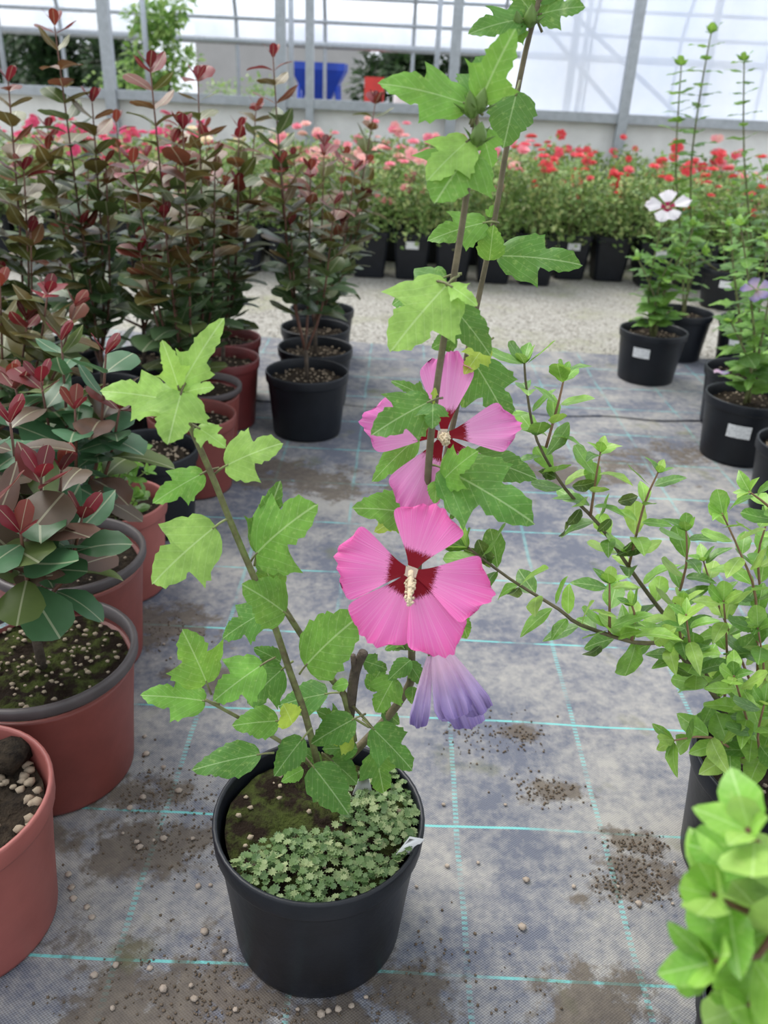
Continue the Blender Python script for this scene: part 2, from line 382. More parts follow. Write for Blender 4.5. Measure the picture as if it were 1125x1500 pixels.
# neighbouring tunnel: hoops, purlins, film roof
YC, YR, Z0, ZR = 11.0, 3.4, 1.6, 1.9
def arc(t): return Vector((0, YC + YR*math.cos(t), Z0 + ZR*math.sin(t)))
TF = root('tunnel_frame', (0, 11, 0), 'steel frame of hoops, purlins and posts of the neighbouring plastic tunnel', 'frame')
for k in range(13):
    x = -8 + k*1.35
    mb = MB(); mb.tube([(x, YC + YR, 0)] + [arc(t*math.pi/14) + Vector((x, 0, 0)) for t in range(0, 12)], .03, n=6)
    part('hoop', mb, M['steel'], TF)
for k in range(6):
    x = -7.2 + k*1.9
    mb = MB(); mb.tube([(x, 12.2, 0), (x, 12.2, 3.2)], .035, n=6)
    part('post', mb, M['steel'], TF)
for t in (.0, .16, .33, .52, .75, 1.0):
    p = arc(t); mb = MB(); mb.tube([(-9, p.y, p.z), (9, p.y, p.z)], .03 if t else .055, n=6)
    part('purlin', mb, M['steel'], TF)
mb = MB(); mb.quadstrip([[arc(t*math.pi/16)*1 + Vector((-9 + 18*i/10, .04, .05)) for i in range(11)] for t in range(0, 14)], False)
struct('ceiling_film', mb, M['film'], True)
# outside: building, trees, hopper, red box
b0 = on_y(288, 100, 26); b1 = on_y(530, 100, 26)
r = root('grey_shed', ((b0.x+b1.x)/2, 27, 0), 'long low grey shed beyond the steel posts', 'building')
mb = MB(); mb.box(((b0.x+b1.x)/2, 28, 1.2), (b1.x-b0.x, 4, 2.45)); part('wall', mb, M['grey'], r, smooth=False)
mb = MB(); mb.box(((b0.x+b1.x)/2, 28, 2.5), (b1.x-b0.x + .5, 4.6, .14)); part('roof', mb, M['concrete'], r, smooth=False)
P = on_y(468, 145, 15)
r = root('blue_hopper', (P.x, 15, 0), 'bright blue funnel-shaped hopper standing outside the opening', 'hopper')
tz = on_y(468, 92, 15).z; hw = .43
mb = MB(); mb.quadstrip([[Vector((P.x + sx*w, 15 + sy*w, z)) for sx, sy in ((-1, -1), (1, -1), (1, 1), (-1, 1))] for w, z in ((.15, tz - .85), (.15, tz - .6), (hw, tz - .10), (hw, tz), (hw - .04, tz), (.13, tz - .58))])
part('funnel', mb, M['blue'], r, smooth=False)
for sx in (-1, 1):
    for sy in (-1, 1):
        mb = MB(); mb.tube([(P.x + sx*.34, 15 + sy*.3, 0), (P.x + sx*.3, 15 + sy*.28, tz - .3)], .03, n=6); part('leg', mb, M['blue'], r)
P = on_y(548, 140, 14.5); tz = on_y(548, 113, 14.5).z
r = root('red_machine', (P.x, 14.5, 0), 'small red boxy machine outside next to the blue hopper', 'machine')
mb = MB(); mb.box((P.x, 14.5, tz - .22), (.30, .3, .44)); part('housing', mb, M['red'], r, smooth=False)
mb = MB(); mb.box((P.x, 14.5, (tz-.44)/2), (.36, .36, tz - .44)); part('base', mb, M['brown'], r, smooth=False)
P = on_y(605, 140, 15); r = root('white_tank', (P.x, 15, 0), 'pale upright tank outside beside the red machine', 'tank')
mb = MB(); mb.lathe((P.x, 15, 0), [(.0, 0), (.3, 0), (.32, .1), (.32, .95), (.25, 1.08), (.08, 1.12), (0, 1.12)], 20); part('body', mb, M['white'], r)
mb = MB(); mb.lathe((P.x, 15, 0), [(.0, 1.2), (.09, 1.2), (.09, 1.1)], 14); part('cap', mb, M['dark_rim'], r)
def tree(name, px, Y, z0, z1, rx, n, mat, label, ls, seed):
    rg = random.Random(seed); c = on_y(px, 100, Y)
    r = root(name, (c.x, Y, 0), label, 'tree')
    mb = MB(); mb.tube([(c.x, Y, 0), (c.x + .1, Y, (z0+z1)/2)], .09, .04); part('trunk', mb, M['bark'], r)
    mb = MB(); cl = [(rg.uniform(-rx, rx)*.75, rg.uniform(-1, 1)*rx*.4, rg.uniform(z0, z1)) for _ in range(26)]
    for i in range(n):
        q = rg.choice(cl); d = Vector((rg.gauss(0, 1), rg.gauss(0, 1), rg.gauss(0, 1)))
        p = Vector((c.x + q[0], Y + q[1], q[2])) + d.normalized()*rx*.3*rg.random()**.4
        mb.leaflet(p, (d.x, d.y, d.z - .4), (rg.gauss(0, .5), -.4, 1), ls*rg.uniform(.6, 1.3), ls*.3)
    part('crown', mb, mat, r, kind='stuff', smooth=False)
tree('dark_tree', 130, 21, .5, 2.3, 1.9, 5000, M['treefol'], 'dark evergreen tree outside behind the thick steel post', .22, 1)
tree('dark_tree', 20, 27, .6, 2.6, 1.3, 3000, M['treefol'], 'dark tree outside near the tunnel corner', .22, 5)
tree('dark_tree', 620, 22, .6, 2.1, 1.7, 4500, M['treefol'], 'dark round tree outside behind the pale tank', .22, 2)
tree('bamboo_shrub', 235, 13.2, .3, 2.0, .55, 1500, M['bamfol'], 'feathery light green shrub growing outside the opening', .13, 3)
tree('low_bush', 175, 15.2, .2, 1.15, .6, 900, M['bamfol'], 'pale green low bush outside below the feathery shrub', .10, 4)
tree('low_bush', 375, 15.6, .2, .95, .9, 900, M['bamfol'], 'low weedy bush outside in front of the grey shed', .08, 6)
P = on_y(400, 135, 14); mb = MB(); mb.box((P.x, 14, .55), (2.4, .5, .5)); thing('pallet_stack', mb, M['brown'], 'low reddish-brown stack outside under the grey shed', 'stack', smooth=False)

# ---------------------------------------------------------------- leaf meshes
def leaf_mesh(name, mat, outl, cup=.25, droop=.25, rip=.02, seed=0, fold=.15):
    mb = MB(); mb.uv = []; rg = random.Random(seed)
    def z(x, y): return fold*abs(x) - cup*x*x - droop*y*y + rip*math.sin(9*y + 5*x + seed) * min(1, abs(x)*6)
    n = len(outl); mm = 0
    for i, (x, y) in enumerate(outl):
        m = y if i in (0, n-1) else max(mm + .004, y*.96 - (.10*x if len(outl) > 18 else 0)); mm = m
        for fx in (-1, -.55, 0, .55, 1):
            xx = x*fx*(1 + (.06*math.sin(i*2.1 + seed + fx))) ; yy = m + (y - m)*abs(fx) + (.02*math.sin(seed*1.7 + i) if fx < 0 else 0)*abs(fx)
            mb.v.append((xx, yy, z(xx, yy))); mb.uv.append((xx + .5, yy))
    for i in range(n - 1):
        for k in range(4):
            a = i*5 + k; mb.f.append((a, a+1, a+6, a+5))
    return mb.mesh(name, mat)
TRI = [(0, 0), (.12, .0), (.23, .05), (.32, .13), (.355, .20), (.41, .25), (.42, .32), (.475, .38), (.48, .45), (.51, .53), (.43, .525), (.36, .52), (.27, .515), (.205, .53), (.225, .58), (.255, .64), (.235, .69), (.245, .75), (.19, .80), (.185, .86), (.115, .91), (.075, .96), (0, 1)]
NAR = [(0, 0), (.06, .02), (.13, .09), (.18, .17), (.22, .24), (.29, .33), (.34, .41), (.27, .415), (.24, .44), (.16, .47), (.165, .53), (.155, .57), (.175, .63), (.15, .68), (.155, .74), (.115, .79), (.115, .84), (.075, .89), (.05, .95), (0, 1)]
OVA = [(0, 0), (.12, .01), (.23, .06), (.31, .14), (.355, .22), (.37, .30), (.385, .36), (.36, .40), (.37, .47), (.33, .51), (.33, .58), (.28, .62), (.28, .68), (.22, .73), (.21, .79), (.145, .84), (.12, .90), (.06, .95), (0, 1)]
OBO = [(0, 0), (.04, .03), (.13, .12), (.22, .26), (.30, .42), (.335, .57), (.33, .70), (.285, .83), (.20, .92), (.10, .98), (0, 1)]
ELL = [(0, 0), (.05, .03), (.13, .12), (.20, .25), (.235, .40), (.235, .52), (.20, .66), (.14, .80), (.07, .92), (0, 1)]
HL = {'T': leaf_mesh('hibiscus_leaf', M['hleaf'], TRI, .5, .22, .035, 1), 'N': leaf_mesh('hibiscus_leaf', M['hleaf'], NAR, .5, .25, .035, 2),
      'O': leaf_mesh('hibiscus_leaf', M['hleaf'], OVA, .45, .20, .03, 3), 'D': leaf_mesh('hibiscus_leaf', M['hleaf'], TRI, .9, .5, .03, 4)}
CL = [leaf_mesh('crape_leaf', M['cleaf'], OBO, .7, .12, .01, 5, .2), leaf_mesh('crape_leaf', M['cleaf'], OBO, .3, .35, .02, 6, .3), leaf_mesh('crape_leaf', M['cleaf'], ELL, 1.0, -.15, .015, 7, .3)]
WL = [leaf_mesh('shrub_leaf', M['wleaf'], ELL, .8, .2, .015, 8, .3), leaf_mesh('shrub_leaf', M['wleaf'], ELL, .4, .5, .03, 9, .4), leaf_mesh('shrub_leaf', M['wleaf'], OBO, .6, -.1, .02, 10, .25)]

def frame(p, d, nrm, L, wx=1.0):
    y = Vector(d).normalized(); n = Vector(nrm); zz = n - y*n.dot(y)
    if zz.length < 1e-3: zz = Vector((.3, .5, .8)) - y*y.dot(Vector((.3, .5, .8)))
    zz.normalize(); x = y.cross(zz)
    m = Matrix((x*L*wx, y*L, zz*L)).transposed().to_4x4(); m.translation = p
    return m
def pxleaf(parent, kind, b, t, Y, dy=-.03, w=1.0, col=(.12, .27, .05), tocam=.75, roll=0.0):
    B = on_y(*b, Y); T = on_y(*t, Y + dy)
    n = (CP - B).normalized()*tocam + Vector((0, 0, 1))*(1 - tocam*.6) + Vector((roll, 0, 0))
    j = rnd.uniform(.85, 1.15)
    return inst('leaf', HL[kind], parent, frame(B, T - B, n, (T - B).length, w), tuple(c*j for c in col))

# ---------------------------------------------------------------- pots
POTS = []
def pot(parent, c, r, h, mat, rim=None, taper=.82, sticker=None, soil='soil', soilz=.035, grit=25, seed=0):
    c = Vector((c[0], c[1], 0)); rg = random.Random(seed + 11)
    rb = r*taper; POTS.append((c.x, c.y, r*.9))
    mb = MB()
    mb.lathe(c, [(0, .004), (rb*.9, .003), (rb, .006), (rb + .001, .012), (rb + (r-.006-rb)*.5, h*.48), (r - .007, h - .036), (r - .0065, h - .033)] + ([(r - .0015, h - .031), (r - .001, h - .028), (r, h - .004), (r - .001, h - .001), (r - .003, h), (r - .006, h - .001), (r - .0075, h - .005), (r - .010, h - .03), (rb*.95, .012), (0, .012)] if rim is None else [(r - .012, h - .03), (rb*.95, .012), (0, .012)]), 48)
    p = part('pot', mb, mat, parent)
    if rim:
        mb = MB(); mb.lathe(c, [(r - .010, h - .022), (r - .001, h - .020), (r + .0015, h - .017), (r + .002, h - .004), (r, h - .001), (r - .004, h), (r - .009, h - .002), (r - .011, h - .022)], 48); part('rim', mb, rim, parent)
    mb = MB(); rings = []
    ri = r - .016
    for k in range(25):
        f = max(.001, k/24); rings.append([c + Vector((ri*f*math.cos(a*math.pi/36), ri*f*math.sin(a*math.pi/36), h - soilz + .012*noise.noise(Vector((c.x*9 + ri*f*math.cos(a*math.pi/36)*22, c.y*9 + ri*f*math.sin(a*math.pi/36)*22, 1))) + .006*noise.noise(Vector((c.x*9 + ri*f*math.cos(a*math.pi/36)*110, c.y*9 + ri*f*math.sin(a*math.pi/36)*110, 5))))) for a in range(72)])
    mb.quadstrip(rings); part('soil', mb, M[soil], parent)
    if grit:
        mb = MB()
        for i in range(grit):
            a = rg.uniform(0, 6.28); q = ri*math.sqrt(rg.random())*.95
            mb.blob(c + Vector((q*math.cos(a), q*math.sin(a), h - soilz + .006)), rg.uniform(.0018, .0055), .6, rg, 5)
        part('grit', mb, M['perlite'], parent, kind='stuff')
    if sticker:
        az, w, hh, zc = sticker
        mb = MB(); rows = []
        for z in (zc - hh/2, zc + hh/2):
            rr = rb + (r - rb)*min(1, z/h) + .0025
            rows.append([c + Vector((rr*math.cos(az + (i/6 - .5)*w/rr), rr*math.sin(az + (i/6 - .5)*w/rr), z)) for i in range(7)])
        mb.quadstrip(rows, False); part('label_sticker', mb, M['sticker'], parent, label='white printed sticker')
    return p

def grow(parent, pts, meshes, spacing, size, colf, ang=60, start=.1, rg=rnd, w=1.0, pair=True, upn=.6, name='leaf'):
    """leaves in opposite pairs along a polyline of points"""
    seg = []; tot = 0
    for a, b in zip(pts, pts[1:]): seg.append((a, b, tot)); tot += (b - a).length
    s = tot*start; k = 0
    while s < tot:
        for a, b, s0 in seg:
            L = (b - a).length
            if s0 <= s <= s0 + L + 1e-6:
                t = (b - a)/max(L, 1e-6); p = a + t*(s - s0); break
        f = s/tot
        u = t.cross(Vector((.2, 1, .1))).normalized(); v = t.cross(u)
        ph = (k % 2)*math.pi/2 + rg.uniform(-.5, .5)
        for sg in ((1, -1) if pair else (1 if k % 2 else -1,)):
            pr = (u*math.cos(ph) + v*math.sin(ph))*sg
            an = math.radians(ang + rg.uniform(-14, 14))
            d = pr*math.sin(an) + t*math.cos(an)
            n = t*1.0 + Vector((0, 0, upn)) + Vector((rg.uniform(-.3, .3), rg.uniform(-.3, .3), 0))
            L = size(f)*rg.uniform(.8, 1.2)
            inst(name, rg.choice(meshes), parent, frame(p + pr*.003, d, n, L, w*rg.uniform(.85, 1.15)), colf(f, rg))
        s += spacing*rg.uniform(.8, 1.2); k += 1
    if pair and name == 'leaf' and meshes is not CL:
        t = (pts[-1] - pts[-2]).normalized(); e = t.orthogonal().normalized()
        for k in range(4):
            q = Matrix.Rotation(k*1.57 + .4, 3, t) @ e
            inst(name, rg.choice(meshes), parent, frame(pts[-1] - t*.003, t*.8 + q*.6, t - q*.6 + Vector((0, -.3, .3)), size(1)*rg.uniform(.55, .9), w), colf(1, rg))

# ---------------------------------------------------------------- hero hibiscus
PC = on_z(468, 1190, .22); HX, HY = PC.x, PC.y
hero = root('potted_hibiscus', (HX, HY, 0), 'pink-flowered hibiscus in a black pot on the weed mat', 'potted plant')
pot(hero, (HX, HY), .14, .22, M['black_pot'], taper=.83, soil='moss', soilz=.02, grit=40, seed=1)
# liverwort carpet
mb = MB(); rg = random.Random(21)
for i in range(760):
    a = rg.uniform(-2.5, 1.0); q = .131*math.sqrt(rg.uniform(.05, 1))
    p = Vector((HX + q*math.cos(a), HY + q*math.sin(a), .203 + rg.uniform(0, .010) + .012*(.5 + noise.noise(Vector((q*math.cos(a)*30, q*math.sin(a)*30, 3))))))
    R = rg.uniform(.0035, .0075); b = len(mb.v); nl = 9; tl = Vector((rg.gauss(0, .25), rg.gauss(0, .25), 1)).normalized()
    ux = tl.orthogonal().normalized(); uy = tl.cross(ux)
    mb.v.append(tuple(p + tl*.001))
    for k in range(nl*2):
        rr = R*(1 if k % 2 else .68)*rg.uniform(.85, 1.15); an = k*math.pi/nl
        mb.v.append(tuple(p + (ux*math.cos(an) + uy*math.sin(an))*rr + tl*R*.3))
    for k in range(nl*2): mb.f.append((b, b+1+k, b+1+(k+1) % (nl*2)))
part('liverwort', mb, M['liverwort'], hero, kind='stuff', label='patch of pale green liverwort', smooth=False)
# paper tag
A = on_z(590, 1243, .225); mb = MB()
q = [on_z(580, 1252, .222), on_z(600, 1252, .21), on_z(622, 1230, .222), on_z(600, 1226, .235)]
mb.v = [tuple(p) for p in q] + [tuple(p + Vector((0, .0, .0012))) for p in q]; mb.f = [(0, 1, 2, 3), (7, 6, 5, 4), (0, 1, 5, 4), (1, 2, 6, 5), (2, 3, 7, 6), (3, 0, 4, 7)]
part('plant_tag', mb, M['white'], hero, label='white plastic plant tag')
q = [on_z(516, 1165, .205), on_z(545, 1160, .205), on_z(540, 1140, .235), on_z(525, 1143, .235)]
mb = MB(); mb.v = [tuple(p) for p in q] + [tuple(p + Vector((0, .001, .001))) for p in q]; mb.f = [(0, 1, 2, 3), (7, 6, 5, 4), (0, 1, 5, 4), (1, 2, 6, 5), (2, 3, 7, 6), (3, 0, 4, 7)]
part('plant_tag', mb, M['white'], hero)
def stem(parent, pl, r0, r1, mat, name='stem'):
    mb = MB(); pts = mb.tube([on_y(*p) for p in pl], r0, r1, 8); part(name, mb, mat, parent); return pts
Y0 = HY
stem(hero, [(466, 1122, Y0-.01), (448, 1050, Y0-.02), (425, 985, Y0-.03), (398, 905, Y0-.04), (372, 845, Y0-.05), (340, 770, Y0-.06), (312, 700, Y0-.07), (275, 615, Y0-.08), (264, 575, Y0-.08)], .0044, .0026, M['gstem'])
stem(hero, [(518, 1085, Y0+.02), (505, 1020, Y0+.03), (478, 985, Y0+.03), (420, 897, Y0+.01), (400, 860, Y0)], .005, .003, M['gstem'])
stem(hero, [(500, 1112, Y0+.02), (512, 1045, Y0+.03), (520, 985, Y0+.03), (533, 955, Y0+.03)], .0075, .006, M['bark'])
stem(hero, [(520, 990, Y0+.03), (517, 960, Y0+.025)], .004, .0035, M['bark'])
stem(hero, [(512, 1108, Y0+.03), (540, 1080, Y0+.04), (573, 1044, Y0+.05), (601, 1000, Y0+.05), (603, 955, Y0+.05), (608, 890, Y0+.04), (615, 800, Y0+.03), (624, 735, Y0+.01), (631, 640, Y0), (643, 545, Y0), (660, 435, Y0), (680, 310, Y0), (693, 210, Y0), (698, 165, Y0)], .0060, .0024, M['hstem'])
stem(hero, [(612, 830, Y0+.03), (637, 735, Y0+.08), (664, 620, Y0+.11), (686, 510, Y0+.12), (695, 465, Y0+.12), (722, 335, Y0+.12), (745, 200, Y0+.12), (770, 75, Y0+.12), (787, 10, Y0+.12), (798, -40, Y0+.12)], .0036, .0024, M['hstem'])
stem(hero, [(457, 1122, Y0-.02), (409, 1085, Y0-.04), (344, 1048, Y0-.05), (301, 1025, Y0-.06)], .003, .0018, M['gstem'], 'side_shoot')
stem(hero, [(512, 1029, Y0+.03), (545, 1066, Y0), (520, 1053, Y0+.01)], .002, .0015, M['gstem'], 'side_shoot')
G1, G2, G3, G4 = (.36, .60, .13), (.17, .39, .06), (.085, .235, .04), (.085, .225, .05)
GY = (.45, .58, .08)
LV = [
 # kind, base, tip, Yoffset, dY, width, colour
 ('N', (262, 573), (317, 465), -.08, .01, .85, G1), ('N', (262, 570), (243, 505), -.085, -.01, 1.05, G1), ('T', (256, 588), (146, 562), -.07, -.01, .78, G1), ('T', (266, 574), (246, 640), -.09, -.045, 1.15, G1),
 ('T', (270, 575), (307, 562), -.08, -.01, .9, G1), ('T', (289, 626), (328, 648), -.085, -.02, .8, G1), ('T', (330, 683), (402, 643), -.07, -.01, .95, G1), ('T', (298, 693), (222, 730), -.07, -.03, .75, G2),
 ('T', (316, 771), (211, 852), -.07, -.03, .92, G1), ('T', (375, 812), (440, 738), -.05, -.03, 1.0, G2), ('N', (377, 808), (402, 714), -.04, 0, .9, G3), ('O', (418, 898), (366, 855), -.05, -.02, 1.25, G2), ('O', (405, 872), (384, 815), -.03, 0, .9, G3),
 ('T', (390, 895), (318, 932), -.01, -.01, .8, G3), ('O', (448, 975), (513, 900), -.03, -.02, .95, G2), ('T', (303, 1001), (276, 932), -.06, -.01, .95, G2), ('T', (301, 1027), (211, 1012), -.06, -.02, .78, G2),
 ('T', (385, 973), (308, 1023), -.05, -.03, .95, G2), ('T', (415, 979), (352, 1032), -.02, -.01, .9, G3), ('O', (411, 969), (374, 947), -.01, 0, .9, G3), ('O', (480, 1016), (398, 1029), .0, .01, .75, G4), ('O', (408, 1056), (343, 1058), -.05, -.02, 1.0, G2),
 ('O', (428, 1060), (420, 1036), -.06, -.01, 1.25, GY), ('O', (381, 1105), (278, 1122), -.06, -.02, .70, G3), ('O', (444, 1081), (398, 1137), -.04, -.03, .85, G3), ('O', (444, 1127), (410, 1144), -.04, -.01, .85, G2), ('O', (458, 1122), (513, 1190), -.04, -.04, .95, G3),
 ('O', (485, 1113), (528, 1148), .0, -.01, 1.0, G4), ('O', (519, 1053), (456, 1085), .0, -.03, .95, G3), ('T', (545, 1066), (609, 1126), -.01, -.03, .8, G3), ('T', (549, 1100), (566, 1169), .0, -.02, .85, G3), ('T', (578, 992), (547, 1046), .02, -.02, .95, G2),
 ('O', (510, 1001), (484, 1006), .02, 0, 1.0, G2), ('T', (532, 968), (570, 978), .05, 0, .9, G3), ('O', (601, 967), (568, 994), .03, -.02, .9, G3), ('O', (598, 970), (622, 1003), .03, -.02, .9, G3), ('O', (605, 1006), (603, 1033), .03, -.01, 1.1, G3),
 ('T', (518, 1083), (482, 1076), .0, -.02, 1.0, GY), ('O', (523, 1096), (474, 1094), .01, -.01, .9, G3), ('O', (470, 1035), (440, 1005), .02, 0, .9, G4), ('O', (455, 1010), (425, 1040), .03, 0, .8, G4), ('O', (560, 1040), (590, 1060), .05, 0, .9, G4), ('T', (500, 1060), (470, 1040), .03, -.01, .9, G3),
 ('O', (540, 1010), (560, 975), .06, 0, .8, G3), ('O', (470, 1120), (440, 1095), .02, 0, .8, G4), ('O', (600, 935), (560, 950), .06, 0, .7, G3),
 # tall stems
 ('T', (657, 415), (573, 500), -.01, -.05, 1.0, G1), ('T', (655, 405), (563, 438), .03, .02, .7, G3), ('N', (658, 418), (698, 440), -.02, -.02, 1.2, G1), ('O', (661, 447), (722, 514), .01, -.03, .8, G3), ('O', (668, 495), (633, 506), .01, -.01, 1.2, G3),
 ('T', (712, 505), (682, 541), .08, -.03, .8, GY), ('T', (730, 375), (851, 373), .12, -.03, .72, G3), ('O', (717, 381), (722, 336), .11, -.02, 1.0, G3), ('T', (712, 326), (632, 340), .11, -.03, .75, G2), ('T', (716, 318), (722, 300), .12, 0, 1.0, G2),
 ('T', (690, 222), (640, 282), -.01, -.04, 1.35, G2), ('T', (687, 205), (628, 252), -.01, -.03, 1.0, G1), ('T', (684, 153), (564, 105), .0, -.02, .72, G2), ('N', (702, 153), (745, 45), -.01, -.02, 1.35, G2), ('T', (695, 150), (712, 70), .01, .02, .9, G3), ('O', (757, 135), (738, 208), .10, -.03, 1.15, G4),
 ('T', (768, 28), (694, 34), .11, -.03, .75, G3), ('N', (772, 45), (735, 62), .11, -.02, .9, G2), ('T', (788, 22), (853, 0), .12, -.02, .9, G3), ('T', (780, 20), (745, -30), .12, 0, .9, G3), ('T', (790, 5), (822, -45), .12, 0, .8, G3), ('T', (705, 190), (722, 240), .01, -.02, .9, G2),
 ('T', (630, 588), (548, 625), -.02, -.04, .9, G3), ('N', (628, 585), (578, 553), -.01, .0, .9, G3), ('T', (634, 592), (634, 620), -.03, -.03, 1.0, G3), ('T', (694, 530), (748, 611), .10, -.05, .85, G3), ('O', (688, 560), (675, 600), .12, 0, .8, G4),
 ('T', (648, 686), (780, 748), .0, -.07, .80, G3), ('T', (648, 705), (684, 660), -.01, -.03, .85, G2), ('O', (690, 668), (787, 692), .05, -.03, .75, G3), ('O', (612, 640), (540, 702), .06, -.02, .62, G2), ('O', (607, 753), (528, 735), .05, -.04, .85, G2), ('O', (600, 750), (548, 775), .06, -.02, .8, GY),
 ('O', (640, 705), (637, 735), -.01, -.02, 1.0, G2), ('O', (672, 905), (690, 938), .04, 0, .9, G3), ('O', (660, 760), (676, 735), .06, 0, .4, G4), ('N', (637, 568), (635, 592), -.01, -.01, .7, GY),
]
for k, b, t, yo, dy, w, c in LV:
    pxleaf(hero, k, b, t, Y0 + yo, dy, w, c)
    # petiole back towards the nearest stem point is short; drawn for the longer ones
    if abs(b[0]-t[0]) + abs(b[1]-t[1]) > 60:
        B = on_y(*b, Y0+yo); T = on_y(*t, Y0+yo+dy); d = (B-T).normalized()
        mb = MB(); mb.tube([B + d*.016 + Vector((0, .002, -.003)), B + d*.006, B - d*.004], .0014, .001, 6); part('petiole', mb, M['gstem'], hero)
# buds
def bud(parent, b, t, Y, r):
    B = on_y(*b, Y); T = on_y(*t, Y - .01); d = T - B; L = d.length; mb = MB(); d.normalize(); u = d.orthogonal().normalized(); v = d.cross(u)
    mb.quadstrip([[B + d*L*f + (u*math.cos(a*.785) + v*math.sin(a*.785))*r*q for a in range(8)] for f, q in ((0, .35), (.12, .85), (.35, 1.05), (.6, .85), (.85, .4), (1, .05))])
    o = part('bud', mb, M['bud'], parent)
    for k in range(6):
        mb = MB(); a = k*1.047; e = u*math.cos(a) + v*math.sin(a); mb.leaflet(B + e*r*.5, d*.8 + e*.7, d, L*.8, r*.25); part('sepal', mb, M['bud'], o)
for b, t, r in (((692, 172), (688, 132), .006), ((700, 165), (710, 128), .006), ((698, 212), (706, 178), .007), ((775, 40), (780, 5), .006), ((600, 950), (597, 920), .008), ((760, 45), (757, 15), .005)):
    bud(hero, b, t, Y0 + (.11 if b[0] > 740 else -.01), r)

def flower(parent, cpx, Y, petals, mat, col_dir, col_len, scale=1.0, cup=.25, up=.25):
    C = on_y(*cpx, Y); n = ((CP - C).normalized() + Vector((0, 0, up))).normalized()
    ex = Vector((1, 0, 0)); ex = (ex - n*ex.dot(n)).normalized()
    # roll so that picture right is plane right
    rr = RM @ Vector((1, 0, 0)); ex = (rr - n*rr.dot(n)).normalized(); ey = n.cross(ex)
    mpp = depth(C)/F*scale
    mb = MB(); mb.quadstrip([[C - n*z + (ex*math.cos(a*.628) + ey*math.sin(a*.628))*r for a in range(10)] for z, r in ((.0, .006), (.006, .008), (.016, .007), (.024, .003), (.045, .002))])
    fl = part('flower', mb, M['bud'], parent)
    for i, (ang, L, W, notch) in enumerate(petals):
        a = math.radians(ang); dy = ex*math.cos(a) + ey*math.sin(a); dx = dy.cross(n)
        L *= mpp; W *= mpp/2; mb = MB(); mb.uv = []; nu, nv = 16, 16; rows = []
        for j in range(nv + 1):
            v = j/nv; row = []
            for k in range(nu + 1):
                u = -1 + 2*k/nu
                w = W*(.10 + .90*math.sin(min(1, v*1.12)**1.05*math.pi/2)**1.55) * (1 if v < .72 else math.sqrt(max(0, 1 - ((v-.72)/.28)**2.2*.62)))
                tipf = 1 - .17*abs(u)**2.2*v**3 + notch*.035*math.sin(u*4 + i)*v**4
                edge = v**5
                x = w*u; y = L*v*tipf + .020*L*math.sin(u*13 + i*2)*edge
                z = cup*L*(v - .55*v*v*1.5) + L*(.045*u*v + .05*math.sin(u*4.2 + i*1.7 + v*3)*v*v + .035*math.sin(u*12 + i)*edge) + abs(u)**2*.05*L*v
                p = C + dx*x + dy*y + n*z; mb.uv.append((x/L + .5, v)); row.append(p)
            rows.append(row)
        mb.quadstrip(rows, False); part('petal', mb, mat, fl)
    D = (on_y(cpx[0] + col_dir[0], cpx[1] + col_dir[1], Y - .02) - C); D.normalize(); E = C + (D*.75 + n*.65).normalized()*col_len
    mb = MB(); mb.tube([C + n*.004, (C+E)/2 + n*.003, E], .0030, .0022, 8)
    rg = random.Random(int(cpx[0])); ax = E - C
    for k in range(95):
        f = rg.uniform(.22, 1.0); q = Vector((rg.gauss(0, 1), rg.gauss(0, 1), rg.gauss(0, 1))).normalized()
        mb.blob(C + ax*f + q*.0052*(1.05 - .3*f), .0016, 1, rg, 5)
    part('stamen_column', mb, M['cream'], fl, label='cream stamen column')
    return fl
flower(hero, (602, 838), Y0 - .075, [(171, 112, 112, 1), (70, 105, 112, .6), (-17, 122, 104, 1), (-67, 132, 96, .4), (-122, 120, 104, .5)], M['petal'], (-3, 50), .045, cup=.12, up=.12)
flower(hero, (650, 638), Y0 + .03, [(87, 126, 82, 1.4), (170, 122, 84, 1), (7, 112, 76, .6), (-118, 126, 84, .5), (-50, 116, 70, .5)], M['petal2'], (5, 18), .026, cup=.10, up=.2)
stem(hero, [(628, 700, Y0+.01), (640, 670, Y0+.05), (650, 640, Y0+.06)], .0022, .002, M['gstem'], 'flower_stalk')
stem(hero, [(606, 900, Y0+.04), (606, 865, Y0-.01), (602, 842, Y0-.045)], .0022, .002, M['gstem'], 'flower_stalk')
